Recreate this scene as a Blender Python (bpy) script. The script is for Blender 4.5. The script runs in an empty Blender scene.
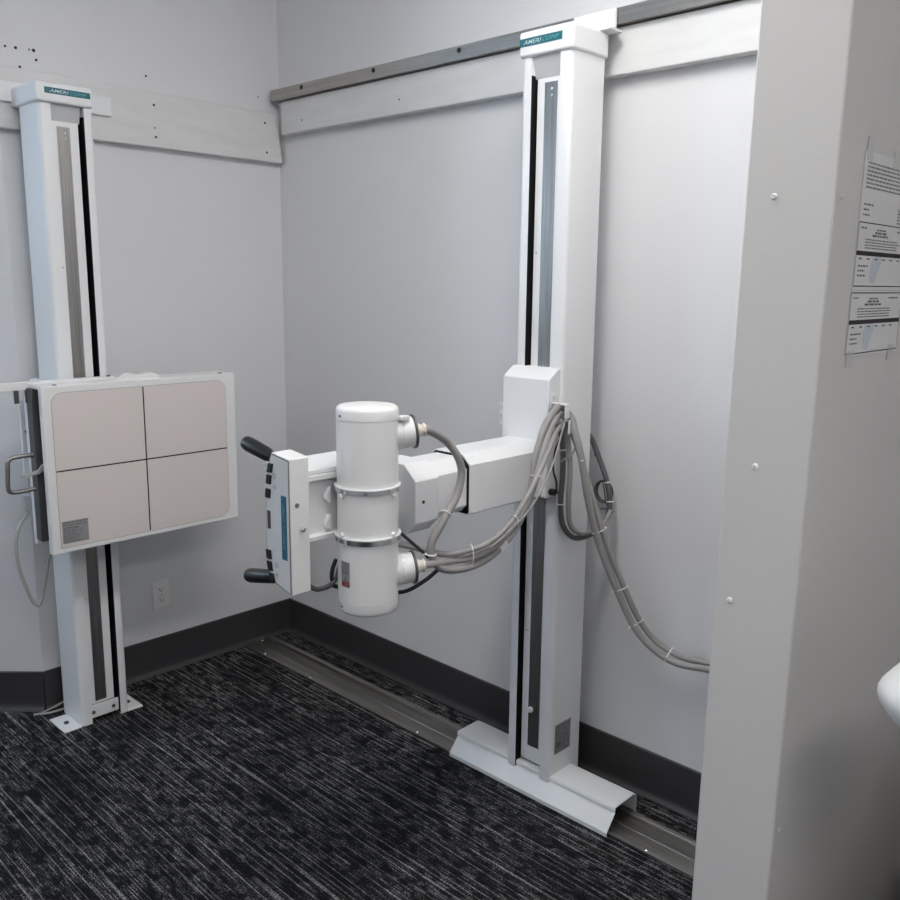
import bpy, bmesh, math, random
from mathutils import Vector, Matrix

S = bpy.context.scene
COL = S.collection
rnd = random.Random(7)

# ------------------------------------------------------------------ materials
def mat(name, col, rough=0.5, metal=0.0, spec=0.5, bump=None, emit=None, coat=0.0, vary=None):
    """col linear rgb; bump = (scale, strength); vary = (scale, amount) slight tone variation"""
    m = bpy.data.materials.new(name); m.use_nodes = True
    nt = m.node_tree; b = nt.nodes['Principled BSDF']
    b.inputs['Base Color'].default_value = (*col, 1)
    b.inputs['Roughness'].default_value = rough
    b.inputs['Metallic'].default_value = metal
    b.inputs['Specular IOR Level'].default_value = spec
    b.inputs['Coat Weight'].default_value = coat
    if emit:
        b.inputs['Emission Color'].default_value = (*emit[0], 1)
        b.inputs['Emission Strength'].default_value = emit[1]
    tc = nt.nodes.new('ShaderNodeTexCoord')
    if bump:
        n = nt.nodes.new('ShaderNodeTexNoise'); n.inputs['Scale'].default_value = bump[0]
        n.inputs['Detail'].default_value = 3
        nt.links.new(tc.outputs['Object'], n.inputs['Vector'])
        bp = nt.nodes.new('ShaderNodeBump'); bp.inputs['Strength'].default_value = bump[1]
        bp.inputs['Distance'].default_value = 0.002
        nt.links.new(n.outputs['Fac'], bp.inputs['Height'])
        nt.links.new(bp.outputs['Normal'], b.inputs['Normal'])
    if vary:
        mp = nt.nodes.new('ShaderNodeMapping')
        if len(vary) > 2: mp.inputs['Scale'].default_value = vary[2]
        nt.links.new(tc.outputs['Object'], mp.inputs['Vector'])
        n2 = nt.nodes.new('ShaderNodeTexNoise'); n2.inputs['Scale'].default_value = vary[0]
        n2.inputs['Detail'].default_value = 4
        nt.links.new(mp.outputs['Vector'], n2.inputs['Vector'])
        mx = nt.nodes.new('ShaderNodeMixRGB'); mx.blend_type = 'MULTIPLY'
        mx.inputs[0].default_value = 1.0
        mx.inputs[1].default_value = (*col, 1)
        rg = nt.nodes.new('ShaderNodeMapRange')
        rg.inputs[1].default_value = 0.3; rg.inputs[2].default_value = 0.7
        rg.inputs[3].default_value = 1 - vary[1]; rg.inputs[4].default_value = 1 + vary[1] * .5
        nt.links.new(n2.outputs['Fac'], rg.inputs[0])
        nt.links.new(rg.outputs[0], mx.inputs[2])
        nt.links.new(mx.outputs[0], b.inputs['Base Color'])
    return m

def carpet_mat():
    m = bpy.data.materials.new('striped_carpet'); m.use_nodes = True
    nt = m.node_tree; N = nt.nodes; L = nt.links; b = N['Principled BSDF']
    b.inputs['Roughness'].default_value = 0.95
    b.inputs['Specular IOR Level'].default_value = 0.1
    tc = N.new('ShaderNodeTexCoord'); sx = N.new('ShaderNodeSeparateXYZ')
    L.new(tc.outputs['Object'], sx.inputs[0])
    def mth(op, a, b_=None, c=None):
        n = N.new('ShaderNodeMath'); n.operation = op
        for i, v in enumerate((a, b_, c)):
            if v is None: continue
            if isinstance(v, (int, float)): n.inputs[i].default_value = v
            else: L.new(v, n.inputs[i])
        return n.outputs[0]
    def comb(x, y, z=0.0):
        n = N.new('ShaderNodeCombineXYZ')
        for i, v in enumerate((x, y, z)):
            if isinstance(v, (int, float)): n.inputs[i].default_value = v
            else: L.new(v, n.inputs[i])
        return n.outputs[0]
    def noise(vec, scale, detail=2.0, rough=.5):
        n = N.new('ShaderNodeTexNoise'); n.inputs['Scale'].default_value = scale
        n.inputs['Detail'].default_value = detail; n.inputs['Roughness'].default_value = rough
        L.new(vec, n.inputs['Vector']); return n.outputs['Fac']
    def ramp(v, a, b_):
        n = N.new('ShaderNodeMapRange'); n.clamp = True
        n.inputs[1].default_value = a; n.inputs[2].default_value = b_
        L.new(v, n.inputs[0]); return n.outputs[0]
    X, Y = sx.outputs[0], sx.outputs[1]
    wob = mth('MULTIPLY', mth('SUBTRACT', noise(comb(mth('MULTIPLY', X, .9), mth('MULTIPLY', Y, 42)), 1.0, 1.0), .5), .030)
    Yw = mth('ADD', Y, wob)
    def rows(period, width, seed, dash, lo, hi):
        v = mth('DIVIDE', Yw, period); r = mth('FLOOR', v); f = mth('ABSOLUTE', mth('SUBTRACT', mth('FRACT', v), .5))
        line = mth('SUBTRACT', 1.0, ramp(f, width * .5, width))
        d = noise(comb(mth('MULTIPLY', X, dash), mth('MULTIPLY', r, 7.31), seed), 1.0, 3.0, .6)
        return mth('MULTIPLY', line, ramp(d, lo, hi))
    a = rows(.0210, .085, 1.7, 3.6, .44, .50)
    a2 = rows(.0130, .110, 8.1, 9, .50, .58)
    c = rows(.0058, .30, 4.2, 26, .45, .60)
    # small dark patches where the light yarn drops out
    p1 = ramp(noise(comb(mth('MULTIPLY', X, 19), mth('MULTIPLY', Y, 27)), 1.0, 1.0), .42, .50)
    p2 = ramp(noise(comb(mth('MULTIPLY', X, 3.5), mth('MULTIPLY', Y, 6), 3.3), 1.0, 1.0), .25, .60)
    patch = mth('MULTIPLY', mth('ADD', mth('MULTIPLY', p1, .85), .15), mth('ADD', mth('MULTIPLY', p2, .8), .2))
    # flecks of single tufts
    sp = noise(comb(mth('MULTIPLY', X, .55), Y), 300, 1.5, .7); fl = ramp(sp, .47, .58)
    sp2 = ramp(noise(comb(mth('MULTIPLY', X, .7), Y, 9.1), 380, 1.0), .56, .66)
    al = mth('MAXIMUM', a, mth('MULTIPLY', a2, mth('ADD', mth('MULTIPLY', patch, .9), .1)))
    s = mth('ADD', mth('MULTIPLY', mth('MULTIPLY', al, mth('ADD', mth('MULTIPLY', fl, .75), .25)), mth('ADD', mth('MULTIPLY', patch, .5), .5)),
            mth('MULTIPLY', mth('MULTIPLY', c, fl), mth('MULTIPLY', patch, .66)))
    s = mth('ADD', s, mth('MULTIPLY', sp2, mth('MULTIPLY', patch, .28)))
    mx = N.new('ShaderNodeMixRGB'); mx.inputs[1].default_value = (.0065, .0065, .0080, 1)
    mx.inputs[2].default_value = (.43, .43, .44, 1)
    L.new(mth('MINIMUM', s, 1.0), mx.inputs[0]); L.new(mx.outputs[0], b.inputs['Base Color'])
    bp = N.new('ShaderNodeBump'); bp.inputs['Strength'].default_value = .6; bp.inputs['Distance'].default_value = .003
    L.new(mth('ADD', sp, s), bp.inputs['Height']); L.new(bp.outputs['Normal'], b.inputs['Normal'])
    return m

M = dict(
    wall=mat('wall_paint', (.72, .72, .735), .6, spec=.3, bump=(160, .12)),
    ceil=mat('ceiling_paint', (.84, .84, .84), .8),
    part=mat('partition_paint', (.66, .635, .61), .6, spec=.3, bump=(160, .12)),
    board=mat('board_paint', (.70, .70, .70), .5, bump=(90, .15), vary=(6, .05, (1, 1, 6))),
    enamel=mat('white_enamel', (.80, .805, .815), .32, spec=.5, bump=(500, .03)),
    enamel2=mat('warm_white_enamel', (.79, .785, .78), .3, spec=.5, bump=(500, .03)),
    grey=mat('grey_enamel', (.50, .505, .51), .45),
    cove=mat('charcoal_vinyl', (.040, .038, .041), .45, spec=.5, bump=(60, .05)),
    black=mat('black_shade_and_recess', (.006, .006, .007), .6, spec=.2),  # recess black; also paints the shade on the column slots' inner walls
    rubber=mat('black_grip', (.010, .010, .011), .38, spec=.5, bump=(300, .05)),
    darkmetal=mat('dark_grey_metal', (.11, .11, .11), .45, metal=.6),
    steel=mat('brushed_steel', (.34, .325, .315), .42, metal=1.0, vary=(5, .22, (30, 30, 1))),
    rail=mat('aluminium_extrusion', (.47, .445, .42), .33, metal=1.0, vary=(4, .15, (1, 25, 25))),
    chrome=mat('chrome', (.70, .70, .70), .13, metal=1.0),
    floorrail=mat('worn_floor_aluminium', (.33, .315, .295), .42, metal=1.0, vary=(5, .25, (1, 18, 18))),
    beige=mat('beige_panel', (.70, .635, .61), .5, bump=(300, .02)),
    line=mat('dark_line', (.018, .012, .012), .6),
    teal=mat('teal_label', (.012, .13, .165), .45),
    blue=mat('blue_label', (.02, .12, .20), .4),
    tealtext=mat('pale_teal_lettering', (.12, .36, .39), .5),
    white=mat('white_print', (.55, .66, .68), .5),
    tag=mat('silver_label', (.33, .33, .34), .4, metal=.3),
    ink=mat('grey_ink', (.16, .16, .165), .6),
    red=mat('red_ink', (.30, .05, .06), .6),
    hose=mat('grey_cable_jacket', (.30, .285, .28), .45, bump=(120, .05)),
    hosed=mat('dark_grey_cable_jacket', (.10, .098, .10), .45),
    hosek=mat('black_cable_jacket', (.012, .012, .014), .4),
    cord=mat('pale_cord_jacket', (.40, .39, .375), .5),
    tie=mat('white_nylon', (.78, .78, .76), .4),
    cream=mat('cream_ceramic', (.70, .66, .58), .4),
    plate=mat('outlet_plastic', (.80, .79, .78), .35),
    paper=mat('paper', (.73, .715, .71), .8),
    bluelogo=mat('pale_blue_seal', (.58, .61, .66), .8),
    tape=mat('matte_tape', (.60, .585, .57), .5),
    navy=mat('navy_plastic', (.008, .012, .035), .4),
    diffuser=mat('lamp_diffuser', (.9, .9, .9), .5, emit=((1.0, .985, .965), 19.3)),
    glass=mat('window_daylight', (.8, .9, 1), .5, emit=((.60, .80, 1.0), 13.0)),
    wood=mat('grey_laminate', (.22, .21, .20), .5),
)
M['carpet'] = carpet_mat()

# ------------------------------------------------------------------ mesh helpers
class MB:
    def __init__(self): self.bm = bmesh.new()
    def _add(self, vs, fs):
        v = [self.bm.verts.new(p) for p in vs]
        for f in fs:
            try: self.bm.faces.new([v[i] for i in f])
            except ValueError: pass
        return self
    def box(self, x0, x1, y0, y1, z0, z1):
        vs = [(x, y, z) for x in (x0, x1) for y in (y0, y1) for z in (z0, z1)]
        return self._add(vs, [(0, 1, 3, 2), (4, 6, 7, 5), (0, 4, 5, 1), (2, 3, 7, 6), (0, 2, 6, 4), (1, 5, 7, 3)])
    def prism(self, poly, axis, a, b):
        def P(p, t):
            return {'z': (p[0], p[1], t), 'y': (p[0], t, p[1]), 'x': (t, p[0], p[1])}[axis]
        n = len(poly)
        vs = [P(p, a) for p in poly] + [P(p, b) for p in poly]
        fs = [tuple(range(n))[::-1], tuple(range(n, 2 * n))] + [(i, (i + 1) % n, n + (i + 1) % n, n + i) for i in range(n)]
        return self._add(vs, fs)
    def quad(self, a, b, c, d): return self._add([a, b, c, d], [(0, 1, 2, 3)])
    def lathe(self, prof, o, d, seg=40):
        """prof list of (t along axis, radius)"""
        o = Vector(o); d = Vector(d).normalized()
        u = d.orthogonal().normalized(); w = d.cross(u)
        vs = []; fs = []; rings = []
        for t, r in prof:
            if r < 1e-6:
                vs.append(o + d * t); rings.append([len(vs) - 1])
            else:
                i0 = len(vs)
                for k in range(seg):
                    a = 2 * math.pi * k / seg
                    vs.append(o + d * t + (u * math.cos(a) + w * math.sin(a)) * r)
                rings.append(list(range(i0, i0 + seg)))
        for A, B in zip(rings, rings[1:]):
            for k in range(seg):
                k2 = (k + 1) % seg
                if len(A) == 1 and len(B) == 1: continue
                if len(A) == 1: fs.append((A[0], B[k2], B[k]))
                elif len(B) == 1: fs.append((A[k], A[k2], B[0]))
                else: fs.append((A[k], A[k2], B[k2], B[k]))
        return self._add(vs, fs)
    def cyl(self, p0, p1, r, seg=20, bev=0.0):
        p0 = Vector(p0); p1 = Vector(p1); h = (p1 - p0).length
        pr = [(0, 0), (0, r), (h, r), (h, 0)] if not bev else [(0, 0), (0, r - bev), (bev, r), (h - bev, r), (h, r - bev), (h, 0)]
        return self.lathe(pr, p0, p1 - p0, seg)
    def tube(self, pts, r, seg=12, sub=8, smooth=True):
        P = spline(pts, sub) if smooth else [Vector(p) for p in pts]
        T = [((P[min(i + 1, len(P) - 1)] - P[max(i - 1, 0)]).normalized()) for i in range(len(P))]
        u = T[0].orthogonal().normalized(); vs = []; fs = []
        for i, p in enumerate(P):
            u = (u - T[i] * u.dot(T[i])).normalized(); w = T[i].cross(u)
            for k in range(seg):
                a = 2 * math.pi * k / seg
                vs.append(p + (u * math.cos(a) + w * math.sin(a)) * r)
        n = len(P)
        for i in range(n - 1):
            for k in range(seg):
                k2 = (k + 1) % seg
                fs.append((i * seg + k, i * seg + k2, (i + 1) * seg + k2, (i + 1) * seg + k))
        fs.append(tuple(range(seg))[::-1]); fs.append(tuple((n - 1) * seg + k for k in range(seg)))
        return self._add(vs, fs)
    def ring(self, c, d, R, r, seg=28, s2=8, squash=1.0, udir=None):
        c = Vector(c); d = Vector(d).normalized(); u = d.orthogonal().normalized()
        if udir is not None: u = Vector(udir); u = (u - d * u.dot(d)).normalized()
        w = d.cross(u); vs = []; fs = []
        for i in range(seg):
            a = 2 * math.pi * i / seg; e = u * math.cos(a) + w * math.sin(a) * squash
            for k in range(s2):
                b = 2 * math.pi * k / s2
                vs.append(c + e * (R + r * math.cos(b)) + d * r * math.sin(b))
        for i in range(seg):
            for k in range(s2):
                fs.append((i * s2 + k, i * s2 + (k + 1) % s2, ((i + 1) % seg) * s2 + (k + 1) % s2, ((i + 1) % seg) * s2 + k))
        return self._add(vs, fs)

def spline(pts, sub=8):
    P = [Vector(p) for p in pts]
    if len(P) < 3: return P
    out = []
    E = [P[0] * 2 - P[1]] + P + [P[-1] * 2 - P[-2]]
    for i in range(1, len(E) - 2):
        a, b, c, d = E[i - 1:i + 3]
        for k in range(sub):
            t = k / sub
            out.append(.5 * ((2 * b) + (c - a) * t + (2 * a - 5 * b + 4 * c - d) * t * t + (3 * b - a - 3 * c + d) * t ** 3))
    out.append(P[-1]); return out

def wloc(o):
    v = Vector((0, 0, 0))
    while o: v += o.location; o = o.parent
    return v

def build(name, mb, m, parent=None, bevel=0.0, smooth=38, warp=None, label=None, origin=None):
    bm = mb.bm
    if warp:
        for v in bm.verts: v.co = Vector(warp(v.co))
    bmesh.ops.recalc_face_normals(bm, faces=bm.faces)
    off = wloc(parent) if parent else (Vector(origin) if origin is not None else Vector((0, 0, 0)))
    for v in bm.verts: v.co -= off
    me = bpy.data.meshes.new(name); bm.to_mesh(me); bm.free()
    for p in me.polygons: p.use_smooth = True
    me.set_sharp_from_angle(angle=math.radians(smooth))
    me.materials.append(M[m] if isinstance(m, str) else m)
    o = bpy.data.objects.new(name, me); COL.objects.link(o)
    if parent: o.parent = parent
    else: o.location = off
    if bevel:
        b = o.modifiers.new('bevel', 'BEVEL'); b.width = bevel; b.segments = 3; b.limit_method = 'ANGLE'
        b.angle_limit = math.radians(40)
    if label: o['label'] = label
    return o

def thing(name, label, cat, loc=(0, 0, 0), group=None):
    o = bpy.data.objects.new(name, None); COL.objects.link(o); o.location = loc
    o.empty_display_size = .1
    return tag(o, label, cat, group)
def tag(o, label, cat, group=None):
    o['label'] = label; o['category'] = cat
    if group: o['group'] = group
    return o
def struct(name, mb, m, bevel=0.0, parent=None):
    o = build(name, mb, m, parent, bevel=bevel)
    if not parent: o['kind'] = 'structure'
    return o

def text_mb(s, o, u, v, width, height, shear=0.25, thick=.0004, bold=.0):
    """lettering as a mesh lying in the plane o + u,v (unit vectors), scaled to width x height"""
    cu = bpy.data.curves.new('lettering', 'FONT'); cu.body = s; cu.shear = shear; cu.size = 1
    cu.offset = bold; cu.resolution_u = 3
    ob = bpy.data.objects.new('lettering', cu); COL.objects.link(ob)
    dg = bpy.context.evaluated_depsgraph_get(); me = ob.evaluated_get(dg).to_mesh()
    xs = [q.co.x for q in me.vertices]; ys = [q.co.y for q in me.vertices]
    x0, x1, y0, y1 = min(xs), max(xs), min(ys), max(ys)
    u = Vector(u); v = Vector(v); o = Vector(o); n = u.cross(v)
    mb = MB()
    vs = [mb.bm.verts.new(o + u * ((q.co.x - x0) / (x1 - x0) * width) + v * ((q.co.y - y0) / (y1 - y0) * height) + n * thick) for q in me.vertices]
    for p in me.polygons:
        try: mb.bm.faces.new([vs[i] for i in p.vertices])
        except ValueError: pass
    ob.evaluated_get(dg).to_mesh_clear()
    bpy.data.objects.remove(ob); bpy.data.curves.remove(cu)
    return mb

def bars_mb(o, u, v, lines, n_off=.0005):
    """lines of print too small to read: (x0, x1, y, h) in metres in the plane o,u,v, broken into words"""
    o = Vector(o); u = Vector(u); v = Vector(v); n = u.cross(v); mb = MB()
    def q(a, b, y, h):
        c = [o + u * a + v * y, o + u * b + v * y, o + u * b + v * (y + h), o + u * a + v * (y + h)]
        mb.quad(*[p + n * n_off for p in c])
    for x0, x1, y, h, words in lines:
        if not words: q(x0, x1, y, h); continue
        x = x0
        while x < x1:
            w = rnd.uniform(2.0, 6.5) * h
            q(x, min(x + w, x1), y, h); x += w + h * .9
    return mb

def rrect(x0, x1, z0, z1, r, seg=6, corners=(1, 1, 1, 1)):
    """BL, BR, TR, TL"""
    out = []
    for (cx, cz, a0), on in zip(((x0, z0, 180), (x1, z0, 270), (x1, z1, 0), (x0, z1, 90)), corners):
        rr = r if on else .004
        ox = cx + (rr if cx == x0 else -rr); oz = cz + (rr if cz == z0 else -rr)
        for k in range(seg + 1):
            a = math.radians(a0 + 90 * k / seg); out.append((ox + rr * math.cos(a), oz + rr * math.sin(a)))
    return out

# ------------------------------------------------------------------ the room
H = 2.75
K = 1.072                                     # where the left wall turns away
fl = MB().prism([(-1.2, -4.3), (4.6, -4.3), (4.6, 0), (0, 0), (0, -K), (-1.2, -K - 1.2)], 'z', -.04, 0)
struct('floor', fl, 'carpet')
ce = MB().prism([(-1.2, -4.3), (4.6, -4.3), (4.6, 0), (0, 0), (0, -K), (-1.2, -K - 1.2)], 'z', H, H + .04)
struct('ceiling', ce, 'ceil')
struct('wall_back', MB().box(-.1, 4.7, 0, .1, -.04, H + .04), 'wall')
wl = struct('wall_left', MB().prism([(0, 0), (0, -K), (-.1, -K - .0), (-.1, 0)], 'z', -.04, H + .04), 'wall')
s2 = .0707
struct('wall_left_angled', MB().prism([(0, -K), (-1.2, -K - 1.2), (-1.2 - s2, -K - 1.2 + s2), (-.1, -K)], 'z', -.04, H + .04), 'wall')
wo = MB()
WZ0, WZ1 = 1.55, 2.45
wo.box(-1.3, -1.2, -4.3, -K - 1.1, -.04, WZ0); wo.box(-1.3, -1.2, -4.3, -K - 1.1, WZ1, H + .04)
wo.box(-1.3, -1.2, -4.3, -3.25, WZ0, WZ1); wo.box(-1.3, -1.2, -2.38, -K - 1.1, WZ0, WZ1)
struct('wall_outer', wo, 'wall')
struct('wall_front', MB().box(-1.3, 4.7, -4.4, -4.3, -.04, H + .04), 'wall')
struct('wall_right', MB().box(4.6, 4.7, -4.3, 0, -.04, H + .04), 'wall')
# window in the outer left wall (behind the photographer's left)
w = MB()
w.box(-1.28, -1.18, -3.25, -3.20, WZ0, WZ1); w.box(-1.28, -1.18, -2.43, -2.38, WZ0, WZ1)
w.box(-1.28, -1.18, -3.20, -2.43, WZ0, WZ0 + .05); w.box(-1.28, -1.18, -3.20, -2.43, WZ1 - .05, WZ1)
w.box(-1.26, -1.2, -2.83, -2.80, WZ0 + .05, WZ1 - .05)
win = struct('window_1', w, 'enamel', bevel=.004)
build('window_pane', MB().box(-1.245, -1.24, -3.20, -2.43, WZ0 + .05, WZ1 - .05), 'glass', win)
# little black screw holes left in the wall paint
def hole(parent, p, d, r=.0035, name='screw_hole'):
    p = Vector(p); d = Vector(d)
    return build(name, MB().cyl(p - d * .001, p + d * .0006, r, 10), 'line', parent)
for y, z, r in ((-1.037, 2.245, .004), (-1.005, 2.246, .005), (-.963, 2.248, .003), (-.949, 2.248, .0055),
                (-.943, 2.220, .0045), (-.996, 2.190, .0045), (-.564, 2.233, .004), (-.097, 2.232, .003)):
    hole(wl, (0, y, z), (1, 0, 0), r)

# cove base
def cove(name, L, a, b):
    """profile out from wall (d, z) swept from a to b along the wall; a,b (x,y); outward normal to the right of a->b"""
    a = Vector((*a, 0)); b = Vector((*b, 0)); t = (b - a).normalized(); n = Vector((t.y, -t.x, 0))
    prof = [(0, 0), (.020, 0), (.019, .003), (.011, .008), (.007, .017), (.006, .03), (.006, .143), (.003, .146), (0, .146)]
    mb = MB(); m_ = len(prof)
    vs = [p0 + n * d + Vector((0, 0, z)) for p0 in (a, b) for d, z in prof]
    mb._add(vs, [tuple(range(m_)), tuple(range(m_, 2 * m_))] + [(i, (i + 1) % m_, m_ + (i + 1) % m_, m_ + i) for i in range(m_)])
    return struct(name, mb, 'cove')
cove('baseboard_back', 0, (0, 0), (4.6, 0))
cove('baseboard_left', 0, (0, -K), (0, 0))
cove('baseboard_angled', 0, (-1.2, -K - 1.2), (0, -K))

# partition (shielding wing wall) on the right
PX0, PX1, PY = 2.4955, 2.618, -1.0
pm = MB().box(PX0, PX1, PY, -.0, 0, H)
for v in pm.bm.verts: v.co.x += .0060 * (v.co.z - 1.25)      # the old wing wall stands a hair out of plumb
pt = struct('wall_partition', pm, 'part', bevel=.003)
def screw(parent, p, d, r=.0055, m='enamel', name='screw'):
    p = Vector(p); d = Vector(d)
    u = d.orthogonal()
    o = build(name, MB().lathe([(0, 0), (0, r * 1.15), (r * .35, r * 1.1), (r * .8, r * .6), (r * .8, r * .35), (r * .5, r * .3), (r * .5, 0)], p, d, 16), m, parent)
    return o
for x, z in ((2.539, 1.649), (2.542, 1.277), (2.519, 1.070)):
    screw(pt, (x, PY, z), (0, -1, 0), .0040)
for y, z in ((-.979, 1.646), (-.981, .727)):
    screw(pt, (PX1 + .0060 * (z - 1.25), y, z), (1, 0, 0), .0035, 'part')

# ------------------------------------------------------------------ boards and wall rail
b1 = thing('mounting_board', 'white painted board screwed flat to the left wall behind the bucky column', 'board', (0.0, -.55, 2.08))
build('plank', MB().prism([(-1.10, 1.991), (-.014, 1.988), (-.040, 2.171), (-1.10, 2.180)], 'x', .0005, .038), 'board', b1, bevel=.003)
for y, z in ((-.559, 2.132), (-.559, 2.055), (-.557, 2.024), (-.094, 2.132), (-.088, 2.022)):
    hole(b1, (.038, y, z), (1, 0, 0), .0045 if z != 2.055 else .003)
b2 = thing('mounting_board', 'long white painted board along the back wall under the metal wall rail', 'board', (1.2, 0, 2.15))
build('plank', MB().box(.066, PX0 - .006, -.038, -.0005, 2.091, 2.214), 'board', b2, bevel=.003)
for x, z in ((.749, 2.138), (.202, 2.132)):
    hole(b2, (x, -.038, z), (0, -1, 0), .0035)
rl = thing('wall_rail', 'long grey metal rail bolted along the back wall above the painted board', 'rail', (1.2, -.03, 2.215))
prof = [(-.0005, 2.2165), (-.052, 2.2165), (-.060, 2.2165), (-.060, 2.257), (-.0005, 2.257), (-.0005, 2.253), (-.055, 2.253), (-.055, 2.2205), (-.0005, 2.2205)]
build('rail_channel', MB().prism(prof, 'x', .03, PX0 - .006), 'rail', rl)
for x in (.232, .643, 1.049, 2.1):
    build('bolt', MB().cyl((x, -.0598, 2.243), (x, -.063, 2.243), .008, 14, .001), 'line', rl)

# ------------------------------------------------------------------ floor rail
fr = thing('floor_rail', 'flat grey metal floor rail running over the carpet along the back wall', 'rail', (1.2, -.19, 0))
prof = [(-.253, .0005), (-.253, .006), (-.251, .007), (-.196, .007), (-.194, .010), (-.190, .010), (-.188, .005), (-.146, .005),
        (-.144, .017), (-.141, .019), (-.127, .019), (-.125, .017), (-.125, .0005)]
build('rail_channel', MB().prism(prof, 'x', .022, PX0 - .006), 'floorrail', fr)
for x, y in ((.159, -.242), (.463, -.243), (1.068, -.241), (1.976, -.244)):
    build('screw', MB().lathe([(0, 0), (0, .007), (.002, .006), (.004, .003), (.004, 0)], (x, y, .0065), (0, 0, 1), 14), 'chrome', fr)
build('screw', MB().lathe([(0, 0), (0, .006), (.002, .005), (.004, .003), (.004, 0)], (.030, -.170, .005), (0, 0, 1), 14), 'chrome', fr)

# ------------------------------------------------------------------ columns
def column_parts(root, W, D, z0, z1, Mp, lip_a, lip_b, black_low, plate_z, strip, strip_z, plate_gap, warp=None):
    """Mp maps (a across, b back from the front face) to (x, y)"""
    r = .013; arc = lambda cx, cy, a0, a1: [(cx + r * math.cos(math.radians(a0 + (a1 - a0) * k / 5)), cy + r * math.sin(math.radians(a0 + (a1 - a0) * k / 5))) for k in range(6)]
    P = [(0, D)] + arc(r, r, 180, 270) + [(lip_a, 0), (lip_a, .062), (W - lip_b, .062), (W - lip_b, 0)] + arc(W - r, r, 270, 360) + [(W, D)]
    build('column', MB().prism([Mp(*p) for p in P], 'z', z0, z1), 'enamel', root, warp=warp)
    def pbox(a0, a1, b0, b1, q0, q1):
        (xa, ya), (xb, yb) = Mp(a0, b0), Mp(a1, b1)
        return MB().box(min(xa, xb), max(xa, xb), min(ya, yb), max(ya, yb), q0, q1)
    a0, a1 = (lip_a, W - lip_b)
    if black_low: build('slot_wall_shade', pbox(a0, a0 + .0015, .001, .061, z0 + .004, z1 - .05), 'black', root, warp=warp)  # thin black strip paints in the shade on the white lip wall
    else: build('slot_wall_shade', pbox(a1 - .0015, a1, .001, .061, z0 + .004, z1 - .03), 'black', root, warp=warp)
    build('slot_back', pbox(a0 + .002, a1 - .002, .058, .0615, z0 + .004, z1), 'black', root, warp=warp)
    p0, p1 = (a0 + plate_gap, a1 - .001) if black_low else (a0 + .001, a1 - plate_gap)
    build('track_plate', pbox(p0, p1, .018, .022, *plate_z), 'enamel', root, bevel=.001, warp=warp)
    st = build('steel_strip', pbox(strip[0], strip[1], .0165, .0179, *strip_z), 'steel', root, warp=warp)
    for zz in (strip_z[1] - .018, strip_z[1] - .035):
        (xx, yy) = Mp((strip[0] + strip[1]) / 2 + .004, .0166); (xo, yo) = Mp((strip[0] + strip[1]) / 2 + .004, .0146)
        build('rivet', MB().cyl((xx, yy, zz), (xo, yo, zz), .004, 12), 'chrome', st, warp=warp)
    for zz in [z0 + .45 + .37 * k for k in range(4)]:
        (xx, yy) = Mp(p0 + .011, .0182); (xo, yo) = Mp(p0 + .011, .0160)
        if z0 + .1 < zz < z1 - .1: build('plate_screw', MB().cyl((xx, yy, zz), (xo, yo, zz), .003, 10), 'grey', root, warp=warp)
    return pbox

# ---- left: bucky stand
LW, LD = .169, .149
ls = thing('bucky_stand', 'white wall bucky stand in the left corner carrying the beige square receptor', 'x-ray stand', (.15, -.955, 0))
ML = lambda a, b: (.222 - b, -1.036 + a)
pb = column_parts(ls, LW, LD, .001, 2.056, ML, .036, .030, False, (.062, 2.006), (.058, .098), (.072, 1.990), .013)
build('fascia', MB().prism([(.163, 2.005), (.204, 2.005), (.216, 2.056), (.163, 2.056)], 'y', -.999, -.905), 'grey', ls, bevel=.001)
build('foot_crosspiece', pb(.036, .139, .012, .020, .014, .060), 'enamel', ls, bevel=.002)
for a in (.046, .118):
    x, y = ML(a, .012)
    build('bolt', MB().cyl((x, y, .036), (x + .005, y, .036), .0065, 12, .001), 'darkmetal', ls)
for y0, y1 in ((-1.098, -1.037), (-.872, -.815)):
    ft = build('foot_plate', MB().box(.096, .224, y0, y1, .0005, .006), 'enamel', ls, bevel=.0015)
    ym = (y0 + y1) / 2
    build('bolt', MB().cyl((.165, ym, .0058), (.165, ym, .012), .009, 6, .001), 'darkmetal', ft)
cp = build('column_cap', MB().box(.0386, .236, -1.048, -.871, 2.054, 2.112), 'enamel', ls, bevel=.007)
np_ = build('nameplate', MB().box(.2355, .2368, -1.021, -.880, 2.0785, 2.0965), 'teal', cp, label='teal maker nameplate with slanted white lettering')
build('wall_bracket', MB().box(.0385, .052, -1.105, -.722, 2.070, 2.131), 'enamel', ls, bevel=.002)

def nameplate_text(parent, o, u, length, h):
    # one slanted word, first half solid white, second half pale teal
    a = text_mb('AMERI', o, u, (0, 0, 1), length * .52, h, .35, bold=.006)
    build('lettering', a, 'white', parent)
    o2 = Vector(o) + Vector(u) * length * .54
    build('lettering', text_mb('COMP', o2, u, (0, 0, 1), length * .46, h, .35), 'tealtext', parent)
nameplate_text(ls.children[-2] if False else np_, (.2369, -1.007, 2.0825), (0, 1, 0), .115, .0095)

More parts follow.
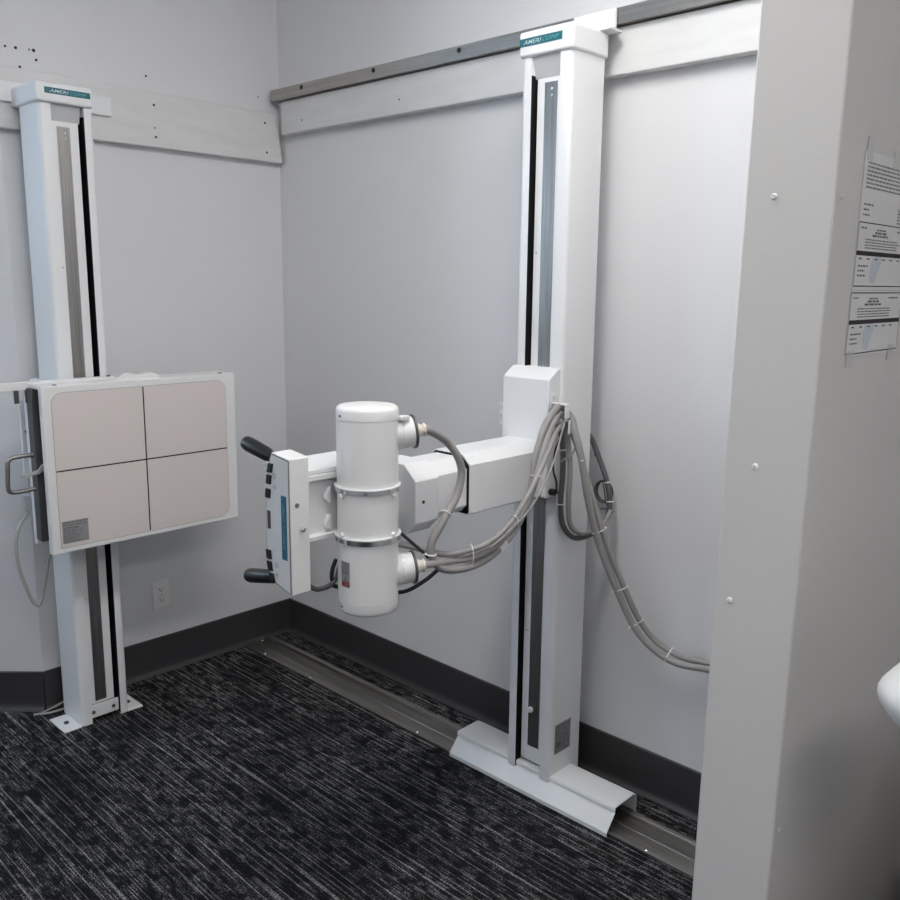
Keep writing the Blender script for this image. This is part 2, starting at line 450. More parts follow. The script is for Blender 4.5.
# carriage of the receptor, on the column
cg = build('carriage', MB().prism([(.07, -1.066), (.268, -1.066), (.268, -.845), (.224, -.845), (.224, -1.040), (.07, -1.040)], 'z', .80, 1.20), 'enamel', ls, bevel=.002)
plt = build('side_plate', MB().box(.186, .200, -1.152, -1.066, .895, 1.150), 'enamel', cg, bevel=.001)
for z in (1.095, 1.045, 1.005, .955, .90, .875):
    yy = -1.128 + .007 * math.sin(z * 60)
    build('plate_hole', MB().cyl((.1998, yy, z), (.2012, yy, z), .005, 12), 'grey', plt)
build('brake_lever', MB().prism([(-1.145, 1.052), (-1.128, 1.050), (-1.098, .995), (-1.098, .975), (-1.112, .985)], 'x', .2005, .216), 'navy', cg, bevel=.003, label='navy blue brake lever')
build('connector_box', MB().box(.180, .205, -1.162, -1.105, .792, .842), 'grey', cg, bevel=.003)

# receptor
Y0, Y1, Z0, Z1 = -1.1610, -.4975, .687, 1.210
rc = build('receptor', MB().box(.376, .400, Y0, Y1, Z0, Z1), 'enamel2', ls, bevel=.004, label='square receptor with beige face and white frame')
build('face_panel', MB().prism(rrect(-1.1325, -.5375, .7045, 1.187, .034, corners=(0, 1, 1, 1)), 'x', .3995, .4012), 'beige', rc, label='beige face panel')
ol = rrect(-1.1340, -.5360, .703, 1.1885, .0355, corners=(0, 1, 1, 1))
build('panel_edge', MB().prism(ol, 'x', .3990, .4004), 'tag', rc)
build('centre_line', MB().box(.4010, .4016, -.8420, -.8375, .706, 1.1855), 'line', rc, label='dark vertical centring line')
build('centre_line', MB().box(.4010, .4015, -1.1320, -.5380, .9450, .9495), 'line', rc, label='dark horizontal centring line')
lb = build('rating_label', MB().box(.4010, .4017, -1.1275, -1.0455, .7175, .7880), 'tag', rc, label='small silver label with rows of dark print')
lines = [(.003, .079, .064, .0035, 1), (.003, .079, .056, .003, 1)] + [(.004, .04 + .035 * rnd.random(), .048 - .0062 * k, .0026, 1) for k in range(8)] + [(.035, .05, .046, .004, 0), (.003, .079, .001, .001, 0)]
build('print', bars_mb((.4017, -1.1275, .7175), (0, 1, 0), (0, 0, 1), lines), 'ink', lb)
hs = MB(); hs.box(.268, .292, Y0 - .002, Y1 + .003, .70, 1.206)
build('housing', hs, 'enamel', rc, bevel=.002)
build('tray_bay', MB().box(.292, .376, Y0 + .055, Y1 - .002, .705, 1.204), 'black', rc)
bs = MB(); bs.box(.294, .335, Y0 - .004, Y0 + .05, .718, 1.198)
build('bay_side', bs, 'darkmetal', rc, bevel=.002, label='dark grey side of the cassette bay')
build('bay_top', MB().box(.292, .376, Y0 + .004, Y1 - .001, 1.198, 1.208), 'enamel2', rc, bevel=.001)
gr = []
for k in range(25):
    t = k / 24; y = -.900 + .140 * t
    gr.append((y, 1.2085 + .020 * (math.sin(math.pi * min(1, t * 4, (1 - t) * 4) / 2)) * (1 - .38 * math.exp(-((t - .5) / .16) ** 2))))
gr = [(-.900, 1.204)] + gr + [(-.760, 1.204)]
build('hand_grip', MB().prism(gr, 'x', .345, .372), 'enamel2', rc, bevel=.003)
for y in (-1.115, -.548):
    build('screw', MB().cyl((.388, y, 1.2095), (.388, y, 1.2125), .007, 14, .001), 'darkmetal', rc)
build('side_bar', MB().box(.268, .300, -1.29, -.884, 1.191, 1.2145), 'enamel2', rc, bevel=.002)
for y in (-1.193, -1.160):
    build('hook', MB().box(.294, .300, y - .008, y + .006, 1.152, 1.192), 'darkmetal', rc, bevel=.001)
build('screw', MB().cyl((.290, -.900, 1.214), (.290, -.900, 1.219), .006, 12), 'darkmetal', rc)
build('tray_handle', MB().tube([(.315, -1.160, .993), (.315, -1.205, .992), (.315, -1.228, .990), (.315, -1.240, .978), (.315, -1.243, .940), (.315, -1.245, .900), (.315, -1.238, .886), (.315, -1.215, .883), (.315, -1.160, .886)], .0065, 12, 6), 'steel', rc, label='bent steel tray handle')
build('release_tab', MB().prism([(-1.215, .940), (-1.165, .948), (-1.150, .966), (-1.150, .948), (-1.165, .938), (-1.215, .934)], 'x', .340, .352), 'cord', rc)

# cord of the receptor
pc = build('power_cord', MB().tube([(.20, -1.150, .789), (.215, -1.162, .780), (.25, -1.198, .760), (.25, -1.214, .70), (.25, -1.208, .616), (.25, -1.183, .520), (.25, -1.166, .488), (.25, -1.154, .492), (.25, -1.140, .533), (.265, -1.122, .640), (.30, -1.112, .695), (.33, -1.112, .73)], .0055, 10, 8), 'cord', ls, label='pale grey power cord looping below the receptor')
c1 = build('power_lead', MB().tube([(.020, -1.122, .0045), (.034, -1.098, .0045), (.045, -1.075, .0045), (.048, -1.03, .0045), (.045, -.98, .006), (.04, -.9, .012)], .004, 8, 6), 'cord', origin=(.020, -1.122, 0))
tag(c1, 'thin pinkish cord on the carpet coming round behind the left column', 'cord')
c2 = build('power_lead', MB().tube([(.024, -1.124, .0045), (.030, -1.105, .0060), (.036, -1.075, .0135), (.035, -1.03, .022), (.03, -.98, .04), (.03, -.93, .05)], .0035, 8, 6), 'hose', origin=(.024, -1.124, 0))
tag(c2, 'thin grey cord lying over the pinkish one behind the left column', 'cord')

# outlet on the left wall
ot = thing('outlet', 'white duplex power outlet low on the left wall right of the bucky column', 'outlet', (.0, -.610, .319))
oy, oz = -.610, .319
build('cover_plate', MB().box(.0003, .006, oy - .035, oy + .035, oz - .057, oz + .057), 'plate', ot, bevel=.0025)
for dz in (.020, -.020):
    so = build('socket', MB().prism([(oy + .0165 * math.cos(a), oz + dz + max(-.0125, min(.0125, .0165 * math.sin(a)))) for a in [2 * math.pi * k / 24 for k in range(24)]], 'x', .0055, .0078), 'plate', ot)
    build('slot', MB().box(.0076, .0081, oy - .0075, oy - .0055, oz + dz - .002, oz + dz + .007), 'line', so)
    build('slot', MB().box(.0076, .0081, oy + .0055, oy + .0075, oz + dz - .001, oz + dz + .006), 'line', so)
    build('slot', MB().cyl((.0076, oy, oz + dz - .006), (.0081, oy, oz + dz - .006), .0025, 10), 'line', so)
build('screw', MB().cyl((.0058, oy, oz), (.0072, oy, oz), .003, 10), 'grey', ot)

# ------------------------------------------------------------------ right: tube stand
ts = thing('tube_stand', 'white x-ray tube stand on the back wall with arm, tube and control head', 'x-ray stand', (1.55, -.19, 0))
lean = lambda c: (c.x - .0048 * (c.z - 1.05), c.y, c.z)
CX0, CY0 = 1.4573, -.235
MR = lambda a, b: (CX0 + a, CY0 + b)
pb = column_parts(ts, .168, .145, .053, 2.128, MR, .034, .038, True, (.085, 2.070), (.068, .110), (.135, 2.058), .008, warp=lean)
build('fascia', MB().prism([(CY0 + .018, 2.070), (CY0 + .062, 2.070), (CY0 + .062, 2.126), (CY0 + .004, 2.126)], 'x', CX0 + .034, CX0 + .127), 'grey', ts, bevel=.001, warp=lean)
cp = build('column_cap', MB().box(CX0 - .005, CX0 + .175, CY0 - .008, -.082, 2.125, 2.190), 'enamel', ts, bevel=.007, warp=lean)
npr = build('nameplate', MB().box(CX0 - .0015, CX0 + .140, CY0 - .0092, CY0 - .0075, 2.1515, 2.1715), 'teal', cp, warp=lean, label='teal maker nameplate with slanted white lettering')
nameplate_text(npr, (CX0 + .006, CY0 - .0093, 2.156), (1, 0, 0), .118, .0105)
bk = MB(); bk.box(1.50, 1.637, -.074, -.0645, 2.196, 2.253); bk.box(1.50, 1.655, -.120, -.0645, 2.190, 2.1955)
build('wall_bracket', bk, 'enamel', ts, bevel=.0015)
build('plate_label', MB().box(1.6287, 1.6303, -.214, -.138, .138, .232), 'tag', ts, label='silver rating label with a grid of dark print')
lines = []
for k in range(10):
    y = .084 - .0085 * k
    lines.append((.004, .072 if k in (0, 9) else .03, y, .0035, 1))
    if k not in (0, 9): lines.append((.037, .037 + .035 * rnd.random() + .004, y, .0035, 1))
lines += [(.001, .0755, .001, .0012, 0), (.001, .0755, .0925, .0012, 0), (.001, .0022, .001, .0925, 0), (.0745, .0757, .001, .0925, 0), (.008, .03, .02, .016, 0)]
build('print', bars_mb((1.6303, -.214, .138), (0, 1, 0), (0, 0, 1), lines), 'ink', ts.children[-1])
build('strip_knob', MB().cyl((1.541, CY0 + .016, .256), (1.541, CY0 + .006, .256), .009, 16, .002), 'enamel', ts)

prof = [(-.268, .001), (-.268, .013), (-.2275, .0590), (-.2310, .0605), (-.2310, .0705), (-.2280, .0745), (-.135, .0765), (-.1225, .072), (-.1165, .062), (-.1165, .001),
        (-.119, .001), (-.119, .062), (-.124, .070), (-.135, .0745), (-.2270, .0725), (-.2270, .0585), (-.2655, .0135), (-.2655, .001)]
build('floor_shoe', MB().prism(prof, 'x', 1.246, 1.860), 'enamel', ts)

# carriage
ca = build('carriage', MB().prism([(-.205, .940), (-.283, .940), (-.283, 1.271), (-.2425, 1.299), (-.205, 1.299)], 'x', 1.4525, 1.6170), 'enamel', ts, bevel=.003)
for z in (1.135, 1.165, 1.19):
    build('side_tab', MB().box(1.438, 1.454, -.280, -.262, z - .005, z + .005), 'enamel', ca, bevel=.001)
build('knob', MB().cyl((1.616, -.262, .957), (1.634, -.262, .957), .0095, 18, .002), 'rubber', ca, label='small black round knob')
def hook(yc, zt):
    mb = MB()
    mb.prism([(1.617, zt + .006), (1.668, zt + .006), (1.668, zt - .034), (1.6635, zt - .034), (1.6635, zt + .002), (1.617, zt + .002)], 'y', yc - .009, yc + .009)
    mb.box(1.6171, 1.620, yc - .014, yc + .009, zt - .008, zt + .032)
    h = build('cable_hook', mb, 'enamel', ca, bevel=.001)
    build('screw', MB().cyl((1.620, yc - .004, zt + .020), (1.6225, yc - .004, zt + .020), .004, 12), 'grey', h)
hook(-.262, 1.203); hook(-.244, 1.158)

# arm
def octo(x0, x1, z0, z1, ct, cb=0.004, lt=.010):
    return [(x0 + cb, z0), (x1 - cb, z0), (x1, z0 + cb), (x1, z1 - ct), (x1 - ct * 1.1, z1), (x0 + lt, z1), (x0, z1 - lt), (x0, z0 + cb)]
ar = build('arm', MB().prism(octo(1.468, 1.604, .944, 1.100, .025), 'y', -.580, -.282), 'enamel', ts, bevel=.0015)
build('sleeve_gap', MB().prism(octo(1.4715, 1.6010, .947, 1.0975, .0255), 'y', -.5835, -.579), 'black', ar)
build('inner_arm', MB().prism(octo(1.4760, 1.5955, .951, 1.0925, .030, .018), 'y', -.705, -.582), 'enamel', ar, bevel=.0015)
ib = build('arm_head', MB().prism(octo(1.47, 1.615, .930, 1.101, .037, .032), 'y', -.782, -.703), 'enamel', ar, bevel=.002)
build('screw', MB().cyl((1.6145, -.757, 1.012), (1.618, -.757, 1.012), .004, 12), 'darkmetal', ib)
# side beam that carries the tube and the control head
bmx = MB()
bmx.box(1.385, 1.522, -1.046, -.780, .962, 1.098)
bmx.box(1.385, 1.537, -1.046, -.780, 1.090, 1.103); bmx.box(1.385, 1.532, -1.046, -.780, 1.1045, 1.1145)
bmx.box(1.385, 1.540, -1.046, -.780, .953, .964)
build('beam', bmx, 'enamel', ts, bevel=.0015)

# tube housing
TX, TY = 1.600, -.918
tb = build('tube_housing', MB().lathe([(.814, 0), (.814, .0695), (1.2300, .0695), (1.2300, 0)], (TX, TY, 0), (0, 0, 1), 64), 'enamel2', ts, smooth=50)
build('end_cap', MB().lathe([(1.2307, 0), (1.2307, .0699), (1.2500, .0699), (1.2560, .0678), (1.2593, .0635), (1.2602, .0575), (1.2604, 0)], (TX, TY, 0), (0, 0, 1), 64), 'enamel2', tb)
build('end_cap', MB().lathe([(.785, 0), (.785, .058), (.7855, .064), (.789, .068), (.794, .0699), (.8133, .0699), (.8133, 0)], (TX, TY, 0), (0, 0, 1), 64), 'enamel2', tb)
def band(z0, z1, lip):
    r = build('clamp_band', MB().lathe([(z0, .0692), (z0, .0742), (z1, .0742), (z1, .0692)], (TX, TY, 0), (0, 0, 1), 64), 'chrome', tb, label='shiny metal clamp band around the tube')
    if lip: build('band_flange', MB().lathe([(z1, .0692), (z1, .0760), (z1 + .003, .0760), (z1 + .003, .0692)], (TX, TY, 0), (0, 0, 1), 64), 'enamel', r)
    else: build('band_flange', MB().lathe([(z1 - .0005, .0692), (z1 - .0005, .0752), (z1 + .002, .0752), (z1 + .002, .0692)], (TX, TY, 0), (0, 0, 1), 64), 'enamel', r)
    view = math.atan2(-2.19 - TY, 3.08 - TX)
    for da in (-.92, .92, 2.3, -2.3):
        a = view + da; zz = z1 + .008 if lip else z0 - .007
        p = Vector((TX + .0685 * math.cos(a), TY + .0685 * math.sin(a), zz)); d = Vector((math.cos(a), math.sin(a), 0))
        build('bolt', MB().cyl(p, p + d * .009, .0055, 14, .0015), 'enamel', r)
band(1.0685, 1.0790, False); band(.9530, .9650, True)
# label wrapped on the housing
def wrap(a0, a1, z0, z1, rr):
    mb = MB(); n = 8; vs = []; fs = []
    for k in range(n + 1):
        a = a0 + (a1 - a0) * k / n
        for z in (z0, z1): vs.append((TX + rr * math.cos(a), TY + rr * math.sin(a), z))
    for k in range(n): fs.append((2 * k, 2 * k + 2, 2 * k + 3, 2 * k + 1))
    return mb._add(vs, fs)
A0, A1 = -1.74, -1.34
tl = build('tube_label', wrap(A0, A1, .852, .912, .0698), 'tag', tb, label='small grey label with a red warning mark')
pr = MB()
for k in range(5):
    z = .905 - k * .0055
    a = A0 + .03
    while a < A1 - .04:
        b = min(a + rnd.uniform(.03, .11), A1 - .03)
        q = wrap(a, b, z, z + .0028, .0700); me = bpy.data.meshes.new('t'); q.bm.to_mesh(me); q.bm.free(); pr.bm.from_mesh(me); bpy.data.meshes.remove(me); a = b + .02
def addw(mb, *args):
    q = wrap(*args); me = bpy.data.meshes.new('t'); q.bm.to_mesh(me); q.bm.free(); mb.bm.from_mesh(me); bpy.data.meshes.remove(me)
addw(pr, -1.53, -1.50, .866, .878, .0700); addw(pr, -1.56, -1.47, .866, .870, .0700)
build('print', pr, 'ink', tl)
rd = MB(); addw(rd, A0 + .03, -1.53, .854, .864, .0701); addw(rd, -1.50, A1 - .03, .854, .857, .0701); addw(rd, -1.42, A1 - .03, .857, .866, .0701); addw(rd, -1.50, -1.45, .859, .866, .0701)
build('warning_mark', rd, 'red', tl)
for z in (1.240, .803):
    a = A0 + .02; p = Vector((TX + .0696 * math.cos(a), TY + .0696 * math.sin(a), z)); d = Vector((math.cos(a), math.sin(a), 0))
    build('screw', MB().cyl(p, p + d * .0015, .0032, 10), 'ink', tb)
# gussets between tube and beam, and saddle towards the arm
for z in (1.050, .985):
    build('mount_lug', MB().prism([(-.986, z - .010), (-.975, z - .018), (-.968, z - .018), (-.968, z + .020), (-.975, z + .020), (-.986, z + .004)], 'x', 1.5205, 1.533), 'enamel', tb, bevel=.006)
sd = build('saddle', MB().box(1.505, 1.548, -.868, -.781, .965, 1.070), 'enamel', ts, bevel=.003)
# cable receptacles
hd = Vector((math.cos(math.radians(62)), math.sin(math.radians(62)), .10)).normalized()
def horn(z, tilt):
    d = Vector((math.cos(math.radians(62)), math.sin(math.radians(62)), tilt)).normalized()
    o = Vector((TX, TY, z))
    h = build('cable_receptacle', MB().lathe([(.05, 0), (.05, .0365), (.075, .0365), (.076, .0375), (.080, .0375), (.081, .0362), (.104, .0350), (.104, 0)], o, d, 36), 'enamel2', tb)
    build('retaining_ring', MB().lathe([(.1042, .020), (.1042, .0385), (.1055, .0395), (.110, .0390), (.111, .020)], o, d, 36), 'darkmetal', h)
    build('cable_gland', MB().lathe([(.110, 0), (.110, .022), (.116, .0205), (.122, .0145), (.130, .0130), (.130, .0155), (.135, .0155), (.135, 0)], o, d, 28), 'cream', h)
    mk = o + d * .096 + Vector((.77, -.63, .1)).normalized() * .034
    build('stamp', MB().box(mk.x - .003, mk.x + .003, mk.y - .003, mk.y + .003, mk.z - .006, mk.z + .006), 'ink', h) if False else None
    return o + d * .133, d
U, Ud = horn(1.186, .09); Lw, Ld = horn(.868, .05)
# little elbow fitting above the upper receptacle
build('clip', MB().box(TX + .046, TX + .066, TY + .045, TY + .070, 1.226, 1.236), 'enamel2', tb, bevel=.002)

# control head
out = [(1.474, .862), (1.553, .845), (1.553, 1.152), (1.487, 1.160), (1.478, 1.140), (1.469, 1.105), (1.463, 1.060), (1.460, 1.0), (1.4595, .94), (1.463, .900)]
ch = build('control_head', MB().prism(out, 'y', -1.097, -1.046), 'enamel2', ts, bevel=.002, label='white control head with black buttons and a blue strip')
cx_, cz_ = 1.508, 1.003
inset = lambda k: [(cx_ + (x - cx_) * k, cz_ + (z - cz_) * (1 - (1 - k) * .35)) for x, z in out]
build('panel_border', MB().prism(inset(.955), 'y', -1.0985, -1.0965), 'ink', ch)
fp = build('control_panel', MB().prism(inset(.90), 'y', -1.0995, -1.0980), 'grey', ch)
fp.data.materials[0] = mat('pale_grey_panel', (.66, .66, .67), .4)
edge = lambda z: next((x0 + (x1 - x0) * (z - z0) / (z1 - z0) for (x0, z0), (x1, z1) in zip(out[3:], out[4:] + out[:1]) if min(z0, z1) <= z <= max(z0, z1)), 1.465)
for z in (1.125, 1.098, 1.066, .925, .898, .872):
    x = edge(z) + .0035
    sl = (edge(z + .01) - edge(z - .01)) / .02
    mb = MB().prism([(x - sl * .0105, z - .0105), (x + .0165 - sl * .0105, z - .0105), (x + .0165 + sl * .0105, z + .0105), (x + sl * .0105, z + .0105)], 'y', -1.1035, -1.099)
    build('push_button', mb, 'rubber', ch, bevel=.001, label='black push button')
build('display', MB().box(1.470, 1.481, -1.1005, -1.099, .985, 1.026), 'darkmetal', ch)
tp = build('blue_strip', MB().box(1.5225, 1.5415, -1.1003, -1.099, .924, 1.069), 'blue', ch, label='blue maker strip lettered sideways')
build('lettering', text_mb('AMERICOMP', (1.5365, -1.1003, .945), (0, 0, 1), (-1, 0, 0), .105, .0085, .3, bold=.01), 'tealtext', tp)
for z, s in ((1.108, .0055), (1.083, .0035), (.904, .0045), (.882, .0035)):
    build('symbol', MB().ring((1.499, -1.0997, z), (0, -1, 0), s, .0006, 18, 4), 'ink', ch)
build('key_hole', MB().cyl((1.5525, -1.080, 1.048), (1.5540, -1.080, 1.048), .0055, 14), 'ink', ch)
build('stud', MB().cyl((1.5525, -1.068, .994), (1.562, -1.068, .992), .0055, 14, .001), 'chrome', ch)
for a, b in (((1.455, -1.072, 1.140), (1.350, -1.076, 1.162)), ((1.468, -1.072, .863), (1.345, -1.076, .838))):
    a = Vector(a); b = Vector(b); d = (b - a); Lh = d.length
    build('handle', MB().lathe([(0, 0), (0, .012), (.012, .0135), (.02, .0158), (Lh * .6, .0170), (Lh - .016, .0176), (Lh - .006, .0155), (Lh - .001, .009), (Lh, 0)], a, d, 28), 'rubber', ch, label='black rubber hand grip')

# ------------------------------------------------------------------ cables
def cable(name, pts, r, m, label, group=None, sub=8, cat='cable'):
    o = build(name, MB().tube(pts, r, 14, sub), m, origin=pts[0], smooth=60)
    return tag(o, label, cat, group)
A1_ = [(1.648, -.718, 1.162), (1.658, -.686, 1.122), (1.660, -.672, 1.078), (1.661, -.688, 1.026), (1.664, -.724, .988), (1.663, -.748, .958), (1.656, -.767, .923), (1.655, -.768, .893)]
A2_ = [(1.662, -.752, .862), (1.664, -.710, .843), (1.668, -.645, .837), (1.672, -.569, .850), (1.672, -.493, .890), (1.672, -.440, .947), (1.667, -.407, 1.011), (1.662, -.387, 1.082), (1.657, -.349, 1.153), (1.648, -.298, 1.190), (1.643, -.263, 1.198)]
A3_ = [(1.661, -.238, 1.170), (1.680, -.240, 1.127), (1.700, -.236, 1.062), (1.716, -.225, .961), (1.731, -.200, .855), (1.744, -.180, .789), (1.776, -.150, .686), (1.819, -.120, .580), (1.872, -.100, .521), (1.941, -.085, .493), (2.03, -.070, .498), (2.2, -.06, .515), (2.44, -.05, .53)]
hv = cable('tube_cable', [tuple(U), tuple(U + Ud * .010 + Vector((0, 0, -.002)))] + A1_ + A2_ + A3_, .0098, 'hose',
           'thick grey cable looping from the upper receptacle and hanging lowest in the bundle', 'x-ray tube cables')
B2_ = [(1.658, -.691, .861), (1.667, -.648, .859), (1.684, -.581, .874), (1.694, -.513, .917), (1.694, -.455, .975), (1.688, -.412, 1.042), (1.677, -.374, 1.102), (1.664, -.325, 1.157), (1.652, -.287, 1.176), (1.646, -.256, 1.176)]
B3_ = [(1.656, -.218, 1.120), (1.682, -.208, 1.047), (1.712, -.196, .949), (1.742, -.180, .853), (1.760, -.164, .789), (1.795, -.134, .684), (1.832, -.105, .591), (1.877, -.083, .535), (1.943, -.066, .507), (2.023, -.048, .506), (2.2, -.042, .522), (2.44, -.035, .54)]
hv2 = cable('tube_cable', [tuple(Lw), tuple(Lw + Ld * .010)] + B2_ + B3_, .0086, 'hose',
            'thick grey cable leaving the lower receptacle and running inside the bundle to the wall', 'x-ray tube cables')
C2_ = [(1.560, -.835, .915), (1.600, -.800, .910), (1.640, -.752, .892), (1.654, -.716, .881), (1.664, -.670, .879), (1.690, -.600, .895), (1.708, -.540, .938), (1.713, -.482, .997), (1.706, -.425, 1.054), (1.690, -.366, 1.106), (1.670, -.318, 1.136), (1.651, -.268, 1.147), (1.646, -.236, 1.128), (1.654, -.232, 1.080), (1.664, -.236, 1.02), (1.664, -.238, .94), (1.664, -.228, .868), (1.672, -.196, .836), (1.676, -.15, .829), (1.682, -.095, .838), (1.690, -.062, .880)]
cc = cable('signal_cable', C2_, .0074, 'hose', 'slimmer grey cable topmost in the bundle resting on the lower hook')
D_ = [(1.634, -.262, 1.146), (1.634, -.244, 1.123), (1.640, -.240, 1.076), (1.645, -.244, 1.005), (1.645, -.248, .924), (1.647, -.236, .860), (1.656, -.2, .820), (1.663, -.15, .813), (1.664, -.09, .820), (1.674, -.06, .852), (1.676, -.05, .902), (1.660, -.045, .956), (1.636, -.045, 1.010), (1.598, -.045, 1.079), (1.56, -.045, 1.12)]
dk = cable('dark_cable', D_, .0078, 'hosed', 'dark grey cable drooping from the lower hook and back up behind the column')
cable('coiled_wire', [(1.595, -.022, 1.03), (1.640, -.022, .980)] + [(1.634 + (.034 - .000008 * a) * math.cos(math.radians(70 - a)), -.024 + .000008 * a, .921 + (.036 - .000008 * a) * math.sin(math.radians(70 - a))) for a in range(0, 1041, 40)] + [(1.650, -.03, .890), (1.66, -.03, .875), (1.63, -.026, .868)], .0021, 'hosed', 'thin dark wire coiled against the back wall right of the column', sub=4, cat='wire')
cable('thin_wire', [(1.640, -.250, 1.140), (1.640, -.258, 1.106), (1.634, -.267, 1.078), (1.630, -.268, 1.024), (1.630, -.252, .985), (1.636, -.258, .965), (1.645, -.264, .957)], .0028, 'hosek', 'thin black wire curving from the lower hook to the black knob', cat='wire')
cable('thin_wire', [(1.656, -.258, 1.160), (1.676, -.300, 1.128), (1.703, -.352, 1.094), (1.722, -.404, 1.050), (1.7275, -.455, .998), (1.7235, -.500, .955), (1.714, -.555, .917), (1.700, -.605, .884)], .0026, 'hose', 'thin grey wire hanging along the grey cable bundle', cat='wire')
cable('thin_wire', [(1.666, -.236, 1.150), (1.676, -.228, 1.11), (1.670, -.236, 1.07), (1.656, -.256, 1.052), (1.648, -.258, 1.045)], .0024, 'hose', 'short thin grey wire looped just under the lower hook', cat='wire')
cable('black_cable', [(1.52, -.948, .890), (1.523, -.962, .865), (1.525, -.963, .840), (1.535, -.955, .827), (1.56, -.86, .80), (1.61, -.815, .800), (1.640, -.775, .825), (1.656, -.745, .850)], .0050, 'hosek', 'black cable passing behind the tube under its lower receptacle')
cable('head_cable', [(1.525, -1.048, .856), (1.527, -1.032, .846), (1.528, -1.009, .833), (1.528, -.975, .833), (1.525, -.952, .845), (1.50, -.92, .865), (1.47, -.87, .90), (1.46, -.84, .952)], .0058, 'hosed', 'dark cable drooping from the bottom of the control head to behind the tube')
cable('black_cable', [(1.530, -.79, .952), (1.57, -.81, .950), (1.60, -.80, .930), (1.635, -.775, .895), (1.652, -.775, .885)], .004, 'hosek', 'thin black cable slanting under the arm head onto the lower receptacle')

def tie(parent, c, d, R, sq=1.0, ud=None, tail=.007):
    """flat nylon strap round a bundle; R along ud, R*sq across it"""
    c = Vector(c); d = Vector(d).normalized()
    u = Vector(ud) if ud is not None else d.orthogonal()
    u = (u - d * u.dot(d)).normalized()
    mb = MB().ring(c, d, R, .0018, 26, 8, sq, u)
    mb.cyl(c + u * (R - .001), c + u * (R + tail) + d * .002, .0014, 8)
    mb.cyl(c + u * (R - .002), c + u * (R + .003), .0030, 8)
    return build('cable_tie', mb, 'tie', parent, label='white cable tie')
def tie_on(parent, A, i, R, ud=None):
    p = Vector(A[i]); d = Vector(A[min(i + 1, len(A) - 1)]) - Vector(A[i - 1])
    return tie(parent, p, d, R, 1.0, ud)
def tie_round(parent, pts, d, r, ud=None):
    """strap round several cables whose centres are pts, each of radius r"""
    c = sum((Vector(p) for p in pts), Vector()) / len(pts); d = Vector(d).normalized()
    far = max(((Vector(p) - c) - d * (Vector(p) - c).dot(d) for p in pts), key=lambda q: q.length)
    u = far.normalized(); w = d.cross(u)
    acr = max(abs((Vector(p) - c).dot(w)) for p in pts) + r
    R = far.length + r
    return tie(parent, c, d, R, min(1, acr / R), u)
tie_on(hv, A1_, 4, .0108)
tie_on(hv, A1_, 7, .0120)
def near(A, P):
    S_ = spline(A, 12); P = Vector(P); k = min(range(len(S_)), key=lambda i: (S_[i] - P).length)
    return S_[k], (S_[min(k + 1, len(S_) - 1)] - S_[max(k - 1, 0)]).normalized()
for P, who in (((1.668, -.645, .857), (A2_, B2_, C2_)), ((1.690, -.498, .920), (A2_, B2_, C2_)), ((1.685, -.412, 1.030), (A2_, B2_, C2_)),
               ((1.692, -.225, 1.055), (A3_, B3_)), ((1.733, -.193, .853), (A3_, B3_)), ((1.786, -.142, .684), (A3_, B3_)),
               ((1.824, -.113, .586), (A3_, B3_)), ((1.915, -.080, .508), (A3_, B3_))):
    q = [near(A, P) for A in who]
    tie_round(hv, [a for a, b in q], q[0][1], .0102)
for i in (2, 4): tie_on(dk, D_, i, .0088)
for i in (10, 11): tie_on(dk, D_, i, .0088, (1, 0, 0))
q0, q1 = near(A2_, (1.672, -.527, .870))
build('cable_marker', MB().tube([q0 - q1 * .014, q0 + q1 * .014], .0108, 14, 1), 'tie', hv, label='white marker sleeve')

